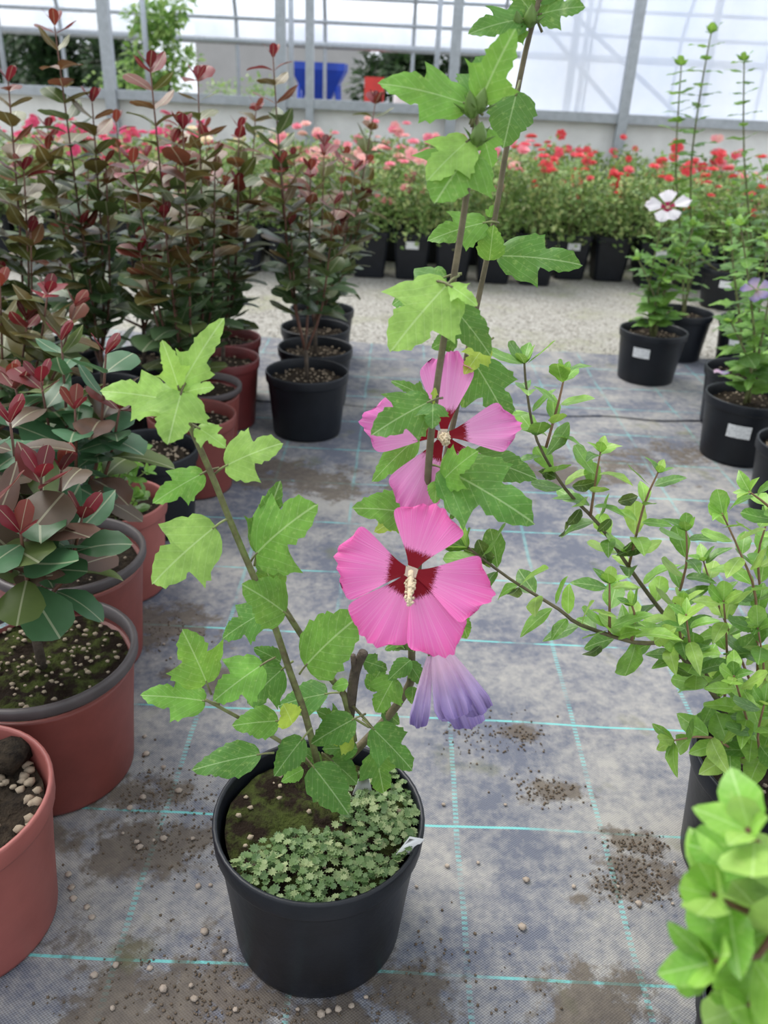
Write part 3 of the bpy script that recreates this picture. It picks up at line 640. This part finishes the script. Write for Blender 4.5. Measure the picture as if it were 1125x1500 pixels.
# wilted flower
WT = on_y(632, 958, Y0 - .02); fl = None
mb = MB(); mb.tube([on_y(608, 930, Y0+.03), on_y(622, 935, Y0), on_y(632, 960, Y0-.02)], .002, .004, 7); fl = part('wilted_flower', mb, M['bud'], hero, label='wilted lilac flower hanging down')
for i, (bx, by, tx, ty, w0, w1, dy) in enumerate([(630, 958, 612, 1066, 6, 34, -.01), (640, 955, 672, 1050, 14, 70, -.03), (650, 950, 705, 1046, 10, 52, -.02), (645, 960, 690, 1066, 8, 60, .0), (640, 960, 668, 1058, 8, 50, .01)]):
    B = on_y(bx, by, Y0 - .02); T = on_y(tx, ty, Y0 - .02 + dy); mb = MB(); mb.uv = []; rows = []
    ax = T - B; rt = RM @ Vector((1, 0, 0)); rt = (rt - ax.normalized()*rt.dot(ax.normalized())).normalized(); nn = (CP - B).normalized(); mp = depth(B)/F
    for j in range(15):
        v = j/14; row = []
        for k in range(15):
            u = -1 + 2*k/14; w = (w0 + (w1 - w0)*v**.8)/2*mp*(1 if v < .85 else 1 - (v-.85)*1.2)
            p = B + ax*v*(1 - .05*abs(u)) + rt*u*w + nn*(.012*(1 - u*u)*min(1, v*2) + .007*math.sin(u*8 + i*2 + v*2)*v + .006*math.sin(u*19 + i + v*5)*v**3 + .006*math.sin(v*6+i)*v)
            row.append(p); mb.uv.append((u*.35*(v + .12) + .5, v))
        rows.append(row)
    mb.quadstrip(rows, False); part('petal', mb, M['wilt'], fl)

# ---------------------------------------------------------------- crape myrtles and other pots on the left
def cm_col(red):
    def f(t, rg):
        if t > .95: return rg.choice([(.24, .015, .03), (.20, .03, .025)])
        if t > .82: return rg.choice([(.20, .08, .03), (.16, .11, .03), (.22, .06, .035), (.13, .14, .03)])
        if t > .5: return rg.choice([(.12, .135, .03), (.16, .13, .035), (.09, .13, .035), (.17, .10, .035), (.10, .15, .04)])
        return rg.choice([(.08, .15, .05), (.09, .165, .06), (.095, .16, .07), (.11, .14, .04)])
    return f
def front_col(t, rg):
    if t > .94: return rg.choice([(.20, .02, .03), (.22, .05, .05)])
    return rg.choice([(.075, .19, .085), (.095, .22, .11), (.07, .17, .07), (.085, .20, .10), (.15, .10, .07), (.13, .18, .05), (.16, .08, .06)])
def crape(name, label, rimpx, r, h, potmat, rim, tips, spacing=.040, size=.092, colf=None, seed=0, trunk=.10, sticker=None, soil='soil', grit=45, group=None):
    rg = random.Random(seed)
    c = on_z(rimpx[0], rimpx[1], h)
    rt = root(name, (c.x, c.y, 0), label, 'potted plant', group)
    pot(rt, (c.x, c.y), r, h, potmat, rim, soil=soil, grit=grit, seed=seed, sticker=sticker)
    top = Vector((c.x + rg.uniform(-.01, .01), c.y, h + trunk))
    mb = MB(); mb.tube([(c.x, c.y, h - .05), top], .008, .006, 8); part('trunk', mb, M['bark'], rt)
    colf = colf or cm_col(.75)
    for (tx, ty, dY) in tips:
        T = on_y(tx, ty, c.y + dY)
        if T.z < h + .15: T.z = h + .15
        A = top - Vector((0, 0, rg.uniform(0, trunk*.5)))
        mid = A.lerp(T, .35); mid.x = A.x + (T.x - A.x)*.62; mid.y = A.y + (T.y - A.y)*.6
        mb = MB(); pts = mb.tube([A, mid, T], .0048, .0018, 6); part('stem', mb, M['rstem'], rt)
        grow(rt, pts, CL, spacing, lambda f: size*(1.0 if f < .7 else 1 - (f - .7)*1.1), colf, 62, .30 if trunk in (.13, .12) else .10, rg, 1.12)
        # crimson growing tip
        t = (pts[-1] - pts[-2]).normalized()
        for k in range(3):
            a = k*2.09 + rg.random(); e = t.orthogonal().normalized(); e = Matrix.Rotation(a, 3, t) @ e
            inst('tip_leaf', CL[0], rt, frame(pts[-1], t + e*.55, t - e, size*.5, .8), rg.choice([(.22, .012, .03), (.15, .008, .02), (.26, .04, .03)]))
    return rt
NM = 'potted_crape_myrtle'
BP, RP, PP, DR = M['black_pot'], M['red_pot'], M['pink_pot'], M['dred_pot']
# front terracotta pot with grit only
c = on_z(-92, 1168, .24); r = root('plant_pot', (c.x, c.y, 0), 'faded terracotta plastic pot of dark soil and pale stones at the mat edge', 'pot')
pot(r, (c.x, c.y), .14, .24, PP, seed=31, grit=0)
mb = MB(); rg = random.Random(5)
for i in range(60):
    a = rg.uniform(-1.3, 1.3); q = .12*math.sqrt(rg.random()); mb.blob((c.x + q*math.cos(a), c.y + q*math.sin(a), .208), rg.uniform(.004, .010), .7, rg, 6)
part('stones', mb, M['perlite'], r, kind='stuff')
mb = MB(); mb.blob((c.x + .05, c.y + .09, .225), .035, .6, rg, 9); part('root_clump', mb, M['soil'], r)
crape(NM, 'bronze-leaved crape myrtle in a wide terracotta pot with dark brown rim, mossy soil', (58, 950), .15, .25, RP, M['dark_rim'],
      [(15, 620, .05), (-30, 640, 0), (60, 700, -.03), (120, 760, .0), (-20, 740, -.1), (30, 780, -.12), (90, 690, .06), (-60, 690, .02)], .042, .095, front_col, 1, .13, soil='moss', grit=150)
crape(NM, 'green and bronze crape myrtle in a dark-rimmed terracotta pot behind the mossy one', (99, 806), .145, .25, RP, M['dark_rim'],
      [(155, 520, 0), (60, 560, 0), (110, 600, -.05), (20, 560, .05), (175, 600, 0), (90, 500, .08)], .042, .09, front_col, 2, .13, grit=70)
# weed pot
c = on_z(167, 731, .23); r = root('potted_weed', (c.x, c.y, 0), 'small bright green leafy seedling in a faded red pot', 'potted plant')
pot(r, (c.x, c.y), .115, .23, PP, seed=33, grit=70)
rg = random.Random(8)
for tx, ty in ((175, 655), (205, 660), (140, 672), (190, 690), (215, 690), (160, 690), (125, 690), (200, 730)):
    T = on_y(tx, ty, c.y - .03); mb = MB(); pts = mb.tube([(c.x + rg.uniform(-.02, .03), c.y - .03, .2), (c.x*.5 + T.x*.5, c.y - .03, T.z - .04), T], .0022, .0012, 6); part('stem', mb, M['gstem'], r)
    grow(r, pts, WL, .022, lambda f: .04, lambda t, g: g.choice([(.16, .36, .06), (.22, .44, .07), (.12, .28, .06)]), 62, .2, rg)
c = on_z(216, 654, .23); r = root('plant_pot', (c.x, c.y, 0), 'black plastic pot topped with pale gritty gravel among the crape myrtles', 'pot')
pot(r, (c.x, c.y), .128, .23, BP, seed=34, grit=190)
crape(NM, 'tall crape myrtle in a terracotta pot next to the gritty black pot', (281, 605), .125, .23, RP, None, [(220, 100, .03), (268, 190, .0), (195, 240, -.03), (240, 320, -.05), (205, 370, -.05)], seed=4, grit=90)
crape(NM, 'tall crape myrtle in a dark-rimmed terracotta pot, second in the terracotta row', (294, 562), .125, .23, RP, M['dark_rim'], [(290, 118, .03), (255, 210, .04), (315, 230, .02), (235, 270, 0), (285, 330, 0)], seed=5)
crape(NM, 'bushy crape myrtle in a deep dark red pot', (326, 522), .125, .24, DR, None, [(350, 190, .03), (305, 260, 0), (350, 270, .0), (335, 330, -.03), (300, 380, 0)], seed=6)
crape(NM, 'crape myrtle in a dark red pot right behind the deep red one', (332, 492), .125, .24, DR, None, [(375, 160, .1), (300, 190, .1), (330, 270, .0)], seed=7)
crape(NM, 'two-stemmed crape myrtle in a black pot standing foremost of the black row', (450, 542), .14, .22, BP, None, [(400, 85, .03), (455, 250, 0), (412, 240, -.05), (490, 300, -.05), (425, 330, -.03)], seed=8, trunk=.12, size=.09, grit=120)
crape(NM, 'slender crape myrtle in a black pot, second of the black row', (462, 507), .138, .22, BP, None, [(475, 215, 0), (520, 250, .05), (440, 280, .05), (500, 330, 0)], seed=9, grit=90)
crape(NM, 'slender crape myrtle in a black pot, third of the black row', (462, 478), .138, .22, BP, None, [(550, 150, 0), (505, 230, .1), (535, 290, 0)], seed=10, grit=90)
crape(NM, 'slender crape myrtle in a black pot at the gravel end of the row', (472, 451), .138, .22, BP, None, [(540, 240, .1), (500, 270, .0), (430, 230, .1)], seed=11, grit=60)
hid = [((150, 565), [(80, 38, .05), (135, 150, .03), (70, 220, .03), (155, 240, 0), (120, 330, -.03)]), ((28, 590), [(12, 120, .03), (35, 250, .0), (-40, 260, 0), (45, 340, -.03), (0, 400, -.03)]),
       ((210, 520), [(170, 180, .1), (240, 260, 0), (200, 350, 0), (130, 400, -.1)]), ((90, 505), [(70, 190, .1), (20, 240, .1), (130, 220, .1), (100, 330, 0)]), ((-20, 690), [(0, 420, 0), (40, 470, 0), (70, 430, 0), (110, 450, 0)]), ((260, 480), [(262, 180, .05), (215, 230, .03), (275, 300, .03)])]
for i, (rp, tp) in enumerate(hid):
    crape(NM, 'dark red-tipped crape myrtle in the dense rear of the crape myrtle block', rp, .13, .23, BP, None, tp, seed=20 + i, grit=40, group='crape myrtles in the dense block')

# ---------------------------------------------------------------- hibiscus pots on the right
def hib_col(t, rg): return rg.choice([(.10, .24, .05), (.13, .30, .06), (.17, .36, .07), (.08, .19, .05), (.22, .42, .08)])
def hibiscus(label, rimpx, stems, seed, sticker=None, size=.10, r=.14, h=.22):
    rg = random.Random(seed); c = on_z(*rimpx, h); rt = root('potted_hibiscus', (c.x, c.y, 0), label, 'potted plant')
    pot(rt, (c.x, c.y), r, h, BP, seed=seed, grit=60, sticker=sticker)
    for pl in stems:
        base = Vector((c.x + rg.uniform(-.02, .02), c.y + rg.uniform(-.02, .02), h - .04))
        pts = [base] + [on_y(x, y, c.y + d) for x, y, d in pl]
        mb = MB(); pts = mb.tube(pts, .006, .0025, 7); part('stem', mb, M['gstem'], rt)
        grow(rt, pts, [HL['T'], HL['N'], HL['O']], .042, lambda f: size*(1.05 - .4*f), hib_col, 72, .2, rg, .95, True, .5)
    return rt, c
az = -math.pi/2
hw_, c = hibiscus('white-flowered hibiscus in a black pot with a white sticker on the mat strip', (958, 482), [[(950, 430, 0), (960, 370, 0), (970, 325, 0)], [(975, 420, -.03), (1010, 350, -.05), (1015, 330, -.05)], [(960, 440, -.05), (935, 380, -.05)], [(985, 400, .02), (1030, 370, 0)], [(965, 420, -.05), (990, 370, -.08)]], 41, (az - .55, .07, .042, .145))
fw = flower(hw_, (978, 304), c.y - .02, [(85, 28, 26, 1), (165, 32, 22, .5), (10, 34, 22, .5), (-125, 26, 22, .5), (-65, 24, 24, .5)], M['wpetal'], (0, 4), .015, cup=.3, up=.7)
hibiscus('leafy hibiscus in a black pot just behind the white-flowered one', (1000, 455), [[(1000, 380, 0), (990, 250, 0), (998, 95, 0)], [(1012, 370, 0), (1012, 250, 0), (1024, 149, 0), (1042, 46, 0)], [(1015, 400, 0), (1025, 320, 0)]], 42)
hibiscus('tall thin hibiscus in a stickered black pot beside the gravel', (1102, 468), [[(1102, 380, 0), (1090, 230, 0), (1090, 88, 0)], [(1112, 390, 0), (1128, 330, 0)], [(1100, 400, 0), (1092, 330, 0)]], 43, (az - .75, .06, .045, .13))
hibiscus('hibiscus in a greyish black pot with a lilac fallen petal on its rim', (1092, 540), [[(1085, 480, 0), (1075, 400, 0), (1070, 330, 0)], [(1110, 470, 0), (1125, 350, 0)]], 44)
h45, c45 = hibiscus('hibiscus in a black pot with a large white sticker, foremost of the right rows', (1098, 578), [[(1105, 520, 0), (1100, 440, 0), (1085, 330, 0)], [(1115, 500, 0), (1130, 420, 0)], [(1100, 540, -.03), (1070, 470, -.03)]], 45, (az - .45, .075, .045, .13))
flower(h45, (1108, 425), c45.y - .03, [(100, 20, 18, 1), (170, 22, 16, 1), (20, 22, 16, 1), (-110, 20, 18, 1), (-50, 20, 16, 1)], M['wilt'], (0, 4), .012, cup=.5, up=.6)
hibiscus('hibiscus in a black pot in front of the large-stickered pot', (1185, 650), [[(1180, 560, 0), (1150, 500, 0)]], 46)
hibiscus('hibiscus in a black pot with small white sticker near the red roses', (1066, 393), [[(1060, 330, 0), (1075, 270, 0)], [(1085, 340, 0), (1100, 290, 0)], [(990, 340, 0), (1050, 297, -.02), (1120, 248, -.05)]], 47, (az - .3, .07, .04, .15))

# ---------------------------------------------------------------- roses
def rose_foliage(seed):
    rg = random.Random(seed); mb = MB()
    for i in range(620):
        a = rg.uniform(0, 6.28); q = .24*math.sqrt(rg.random()); z = rg.uniform(.31, .68) - q*.25 + rg.gauss(0, .03)
        mb.leaflet((q*math.cos(a)*.56, q*math.sin(a), z), (rg.gauss(0, .6), rg.gauss(0, 1) + math.sin(a), rg.gauss(0, .6)), (rg.gauss(0, .4), rg.gauss(0, .4), 1), rg.uniform(.032, .055), rg.uniform(.010, .017))
    return mb.mesh('foliage', M['rosefol'], smooth=False)
RF = [rose_foliage(i) for i in range(5)]
def rose_pot():
    mb = MB(); n = 24
    def sq(r, z): return [Vector((r*max(-.86, min(.86, math.cos(2*math.pi*(j+.5)/n)*1.2)), r*max(-.86, min(.86, math.sin(2*math.pi*(j+.5)/n)*1.2)), z)) for j in range(n)]
    mb.quadstrip([sq(.001, .003), sq(.108, .003), sq(.134, .245), sq(.141, .247), sq(.142, .28), sq(.134, .28), sq(.128, .25), sq(.001, .25)])
    return mb.mesh('pot', M['black_pot'], smooth=False)
RPOT = rose_pot()
mb = MB(); rg = random.Random(4)
for k in range(7): mb.tube([(rg.uniform(-.02, .02), rg.uniform(-.02, .02), .22), (rg.uniform(-.06, .06), rg.uniform(-.1, .1), .45), (rg.uniform(-.10, .10), rg.uniform(-.2, .2), .66)], .004, .002, 5)
RCANE = mb.mesh('canes', M['gstem'])
mb = MB(); rg = random.Random(6)
for ring, (r_, n_, z_, L_) in enumerate([(.004, 4, .010, .022), (.008, 5, .006, .028), (.011, 6, .001, .032)]):
    for k in range(n_):
        a = k*6.283/n_ + ring*.5; e = Vector((math.cos(a), math.sin(a), 0)); x = Vector((-e.y, e.x, 0)); p = e*r_*.4 + Vector((0, 0, z_*.3)); b = len(mb.v)
        w = L_*.42; up = .9 - ring*.3
        for s, (f, ww) in enumerate([(0, .25), (.5, 1), (.9, .8), (1.02, .3)]):
            cpt = p + e*L_*f*(1 - up*.45) + Vector((0, 0, L_*f*up*.7))
            mb.v += [tuple(cpt - x*w*ww), tuple(cpt + e*.003*ww), tuple(cpt + x*w*ww)]
        for s in range(3):
            for q in range(2): mb.f.append((b + s*3 + q, b + s*3 + q + 1, b + s*3 + q + 4, b + s*3 + q + 3))
ROSE = mb.mesh('flower', M['flower'])
mb = MB(); mb.v = [(-.04, -.1215, .19), (.04, -.1215, .19), (.04, -.1255, .235), (-.04, -.1255, .235)]; mb.f = [(0, 1, 2, 3)]
RSTK = mb.mesh('label_sticker', M['sticker'])
def rose(x, y, cols, label, group, nf, sticker=False, seed=0, hgt=1.0):
    rg = random.Random(seed)
    rt = root('potted_rose', (x, y, 0), label, 'potted plant', group)
    for nm, me in (('pot', RPOT), ('canes', RCANE), ('foliage', RF[seed % 5])):
        o = bpy.data.objects.new(nm, me); COL.objects.link(o); o.parent = rt
        if nm != 'pot': o.rotation_euler.z = rg.choice([0, math.pi]); o.scale = (1, 1, hgt)
        if nm == 'foliage': o['kind'] = 'stuff'
    if sticker:
        o = bpy.data.objects.new('label_sticker', RSTK); COL.objects.link(o); o.parent = rt
    for k in range(nf):
        a = rg.uniform(0, 6.28); q = .22*math.sqrt(rg.random())
        p = Vector((x + q*math.cos(a)*.5, y + q*math.sin(a), (rg.choice([rg.uniform(.62, .80), rg.uniform(.45, .75)]) - q*.2)*hgt))
        s = rg.uniform(.8, 1.5); m = Matrix.Translation(p) @ Matrix.Rotation(rg.uniform(-.9, .9) + .4, 4, 'X') @ Matrix.Rotation(rg.uniform(0, 6), 4, 'Z') @ Matrix.Scale(s, 4)
        inst('flower', ROSE, rt, m, rg.choice(cols))
PINK = [(.85, .30, .36), (.9, .45, .45), (.92, .58, .52), (.85, .25, .35)]
HOT = [(.75, .04, .20), (.8, .06, .25), (.7, .02, .12)]
REDC = [(.75, .015, .03), (.8, .03, .05), (.8, .06, .12)]
CREAM = [(.88, .8, .55), (.9, .85, .75), (.85, .75, .3)]
k = 0
for row in range(4):
    y = 5.38 + row*.58
    n = 22
    for i in range(n):
        x = -3.05 + i*.262 + (.13 if row % 2 else 0); P = Vector((x, y, .3))
        u = -x/y
        yy = y + (.25 if 1.02 < x < 1.6 else .12 if x >= 1.6 else 0)      # the right-hand block stands further back
        k += 1
        if x < -1.35: c, lb, nf = HOT, 'hot pink rose in a black pot', 6
        elif x < -.75: c, lb, nf = CREAM, 'cream-flowered rose in a black pot', 3
        elif x < .75: c, lb, nf = PINK, 'pale pink rose in a black pot', 7
        elif x < 2.2: c, lb, nf = REDC, 'red-flowered rose in a black pot', 5
        else: c, lb, nf = REDC + PINK, 'red and pink rose in a black pot', 7
        stk = row == 0 and i % 2 == 0
        lb += (' with a white sticker at the gravel edge' if stk else ' at the gravel edge') if row == 0 else (' nearest the concrete wall' if row == 3 else ' in the middle rows')
        rose(x, yy, c, lb, lb.replace(' rose in a', ' roses, each in a'), nf, stk, k, rnd.uniform(.92, 1.1))

# ---------------------------------------------------------------- green shrub at the right
def shrub_col(t, rg): return rg.choice([(.16, .36, .05), (.22, .45, .07), (.30, .54, .09), (.10, .24, .045), (.38, .58, .12)])
c = on_z(1160, 1115, .22)
sh = root('potted_shrub', (c.x, c.y, 0), 'green shrub with long arching branches in a black pot', 'potted plant')
pot(sh, (c.x, c.y), .14, .22, BP, seed=51, grit=60)
SB = [[(1110, 1150, .0), (1075, 1070, -.02), (1040, 1010, -.03), (981, 947, -.04), (929, 941, -.06), (850, 915, -.08), (818, 892, -.09), (747, 848, -.10), (683, 800, -.11)],
      [(1105, 1140, .02), (1060, 1040, .05), (1015, 955, .07), (960, 884, .09), (925, 836, .10), (878, 769, .11), (828, 716, .12), (787, 646, .12), (772, 575, .12), (768, 530, .12)]]
for pl in SB:
    mb = MB(); pts = mb.tube([on_y(x, y, c.y + d) for x, y, d in pl], .0042, .0014, 8); part('branch', mb, M['hstem'], sh)
    grow(sh, pts, WL, .032, lambda f: .046, shrub_col, 62, .15, random.Random(len(pl)), 1.05)
SS = [[(865, 755, .11), (873, 700, .1), (880, 660, .1)], [(921, 830, .10), (943, 741, .09), (965, 690, .09)], [(985, 900, .07), (1005, 830, .05), (1005, 775, .05)], [(893, 930, -.07), (893, 852, -.07)], [(800, 655, .12), (818, 590, .11), (828, 545, .11)],
      [(1110, 1000, 0), (1107, 876, 0), (1087, 816, 0), (1058, 752, 0)], [(1150, 770, 0), (1125, 741, 0), (1097, 720, 0)], [(1060, 1040, 0), (1065, 960, 0), (1060, 880, -.02)], [(1110, 1120, 0), (1120, 1000, -.02), (1110, 920, -.03)], [(1020, 1000, -.03), (1010, 940, -.05), (1005, 900, -.06)], [(1090, 1110, -.05), (1040, 1080, -.09), (985, 1085, -.1)], [(1110, 1110, -.04), (1090, 1040, -.08), (1075, 990, -.1)],
      [(1120, 1130, -.05), (1110, 1080, -.1), (1120, 1030, -.12)], [(1100, 1000, .05), (1050, 880, .08), (1030, 820, .1)], [(1120, 900, .05), (1110, 820, .05), (1125, 760, .05)], [(925, 940, -.06), (930, 905, -.07), (925, 885, -.07)], [(1005, 975, -.03), (995, 920, -.03), (1000, 880, -.02)]]
for i, pl in enumerate(SS):
    mb = MB(); pts = mb.tube([on_y(x, y, c.y + d) for x, y, d in pl], .0022, .0011, 7); part('shoot', mb, M['shoot'], sh)
    grow(sh, pts, WL, .027, lambda f: .046*(1.1 - .3*f), shrub_col, 60, .15, random.Random(60 + i), 1.05)
# withered, blackened leaves on the arching branch
rg = random.Random(12)
for x, y in ((800, 690), (838, 712), (850, 745), (828, 765), (815, 700), (905, 735), (895, 760), (945, 800), (700, 790), (725, 815), (760, 860), (880, 945)):
    p = on_y(x, y, c.y + (.10 if x > 780 and y < 820 else -.1))
    inst('withered_leaf', WL[1], sh, frame(p, (rg.uniform(-1, 1), rg.uniform(-.5, .5), rg.uniform(-1, .2)), (rg.uniform(-1, 1), -1, rg.random()), rg.uniform(.026, .04), 1.1), rg.choice([(.02, .025, .015), (.03, .06, .02), (.05, .10, .025)]))
# near shrub at the lower corner
c = on_z(1215, 1500, .22); ns = root('potted_shrub', (c.x, c.y, 0), 'light green shrub with oval leaves in a black pot close to the lens', 'potted plant')
pot(ns, (c.x, c.y), .13, .22, BP, seed=52, grit=40)
rg = random.Random(15)
for i, pl in enumerate([[(1170, 1350, 0), (1095, 1335, -.01), (1045, 1310, -.02)], [(1170, 1370, 0), (1110, 1400, -.03), (1040, 1410, -.04)], [(1180, 1340, 0), (1135, 1270, 0), (1095, 1215, .0)], [(1190, 1450, 0), (1140, 1460, -.03), (1090, 1475, -.04)]]):
    Yn = .31
    pts = [Vector((c.x, c.y, .2)), Vector((c.x - .03, (c.y + Yn)/2, .42))] + [on_y(x, y, Yn + d) for x, y, d in pl]
    mb = MB(); pts = mb.tube(pts, .003, .0015, 7); part('branch', mb, M['rstem'], ns)
    grow(ns, pts[-9:], [WL[0], WL[2]], .022, lambda f: .036, lambda t, g: g.choice([(.22, .50, .06), (.30, .58, .09), (.18, .42, .05), (.38, .60, .14)]), 65, .05, rg, 1.25)

# ---------------------------------------------------------------- pebbles and crumbs on the mat
rg = random.Random(77)
spots = [(62, 1300), (78, 1310), (100, 1302), (108, 1318), (128, 1330), (135, 1345), (170, 1415), (138, 1430), (165, 1478), (290, 1300), (308, 1298), (240, 1230), (225, 1232), (282, 1230), (200, 1235), (205, 1243), (180, 1222), (765, 1360), (700, 1265), (655, 1270), (440, 1462), (480, 1478), (495, 1480), (533, 1457), (515, 1475), (470, 1488), (345, 1480), (240, 1450), (280, 1445), (285, 1465), (220, 1420), (935, 1325), (985, 1325), (905, 1300), (840, 1300), (212, 1080), (205, 1107), (240, 1125), (190, 1185), (650, 1180), (1000, 1265), (240, 945), (250, 965), (210, 1170), (262, 1160), (350, 1280), (330, 1395), (300, 1366), (1068, 640), (770, 1290), (740, 1180), (610, 1300)]
for i, (x, y) in enumerate(spots):
    p = on_z(x, y, .002); mb = MB(); rr = rg.uniform(.0028, .0068)
    for a, b, w in POTS:
        d = Vector((p.x - a, p.y - b, 0))
        if d.length < w + rr: p = Vector((a, b, 0)) + d.normalized()*(w + rr + .002)
    mb.blob((p.x, p.y, .003 + rr*.4), rr, .6, rg, 6)
    thing('pebble', mb, M['pebble'], 'small pale pebble lying on the grey weed mat', 'pebble', 'pebbles scattered on the mat')
mb = MB()
for (x, y, sx, n) in ((930, 1290, .07, 420), (800, 1160, .05, 220), (240, 1165, .09, 420), (250, 1240, .10, 420), (300, 1480, .16, 800), (560, 1440, .16, 500), (150, 1130, .06, 250), (700, 1080, .1, 200), (420, 1440, .1, 400), (760, 1080, .05, 150), (940, 1240, .05, 250), (230, 930, .1, 250)):
    p = on_z(x, y, 0)
    for i in range(int(n*.55)):
        q = Vector((p.x + rg.gauss(0, sx*.6), p.y + rg.gauss(0, sx*.35), 0))
        if any((q.x - a)**2 + (q.y - b)**2 < (w + .004)**2 for a, b, w in POTS): continue
        mb.blob((q.x, q.y, .003), rg.uniform(.0008, .0027), .8, rg, 5)
thing('soil_crumbs', mb, simple('dry_soil', (.17, .13, .095), .95, .5, 200, spec=.1), 'brown spilled soil crumbs strewn over the weed mat', 'soil', kind='stuff')

c = on_z(1035, 536, .226); mb = MB(); mb.uv = []
rows = []
for j in range(7):
    row = []
    for k in range(5):
        u = k/4 - .5; v = j/6; row.append(Vector((c.x + .012 + (v - .3)*.05, c.y - .09 + u*.024*(1 - (v-.5)**2), .228 + .008*u*u*4 + .004*math.sin(v*7)))); mb.uv.append((u*.5 + .5, v))
    rows.append(row)
mb.quadstrip(rows, False); thing('fallen_petal', mb, M['wilt'], 'lilac wilted petal lying on the rim of a greyish black pot', 'petal')
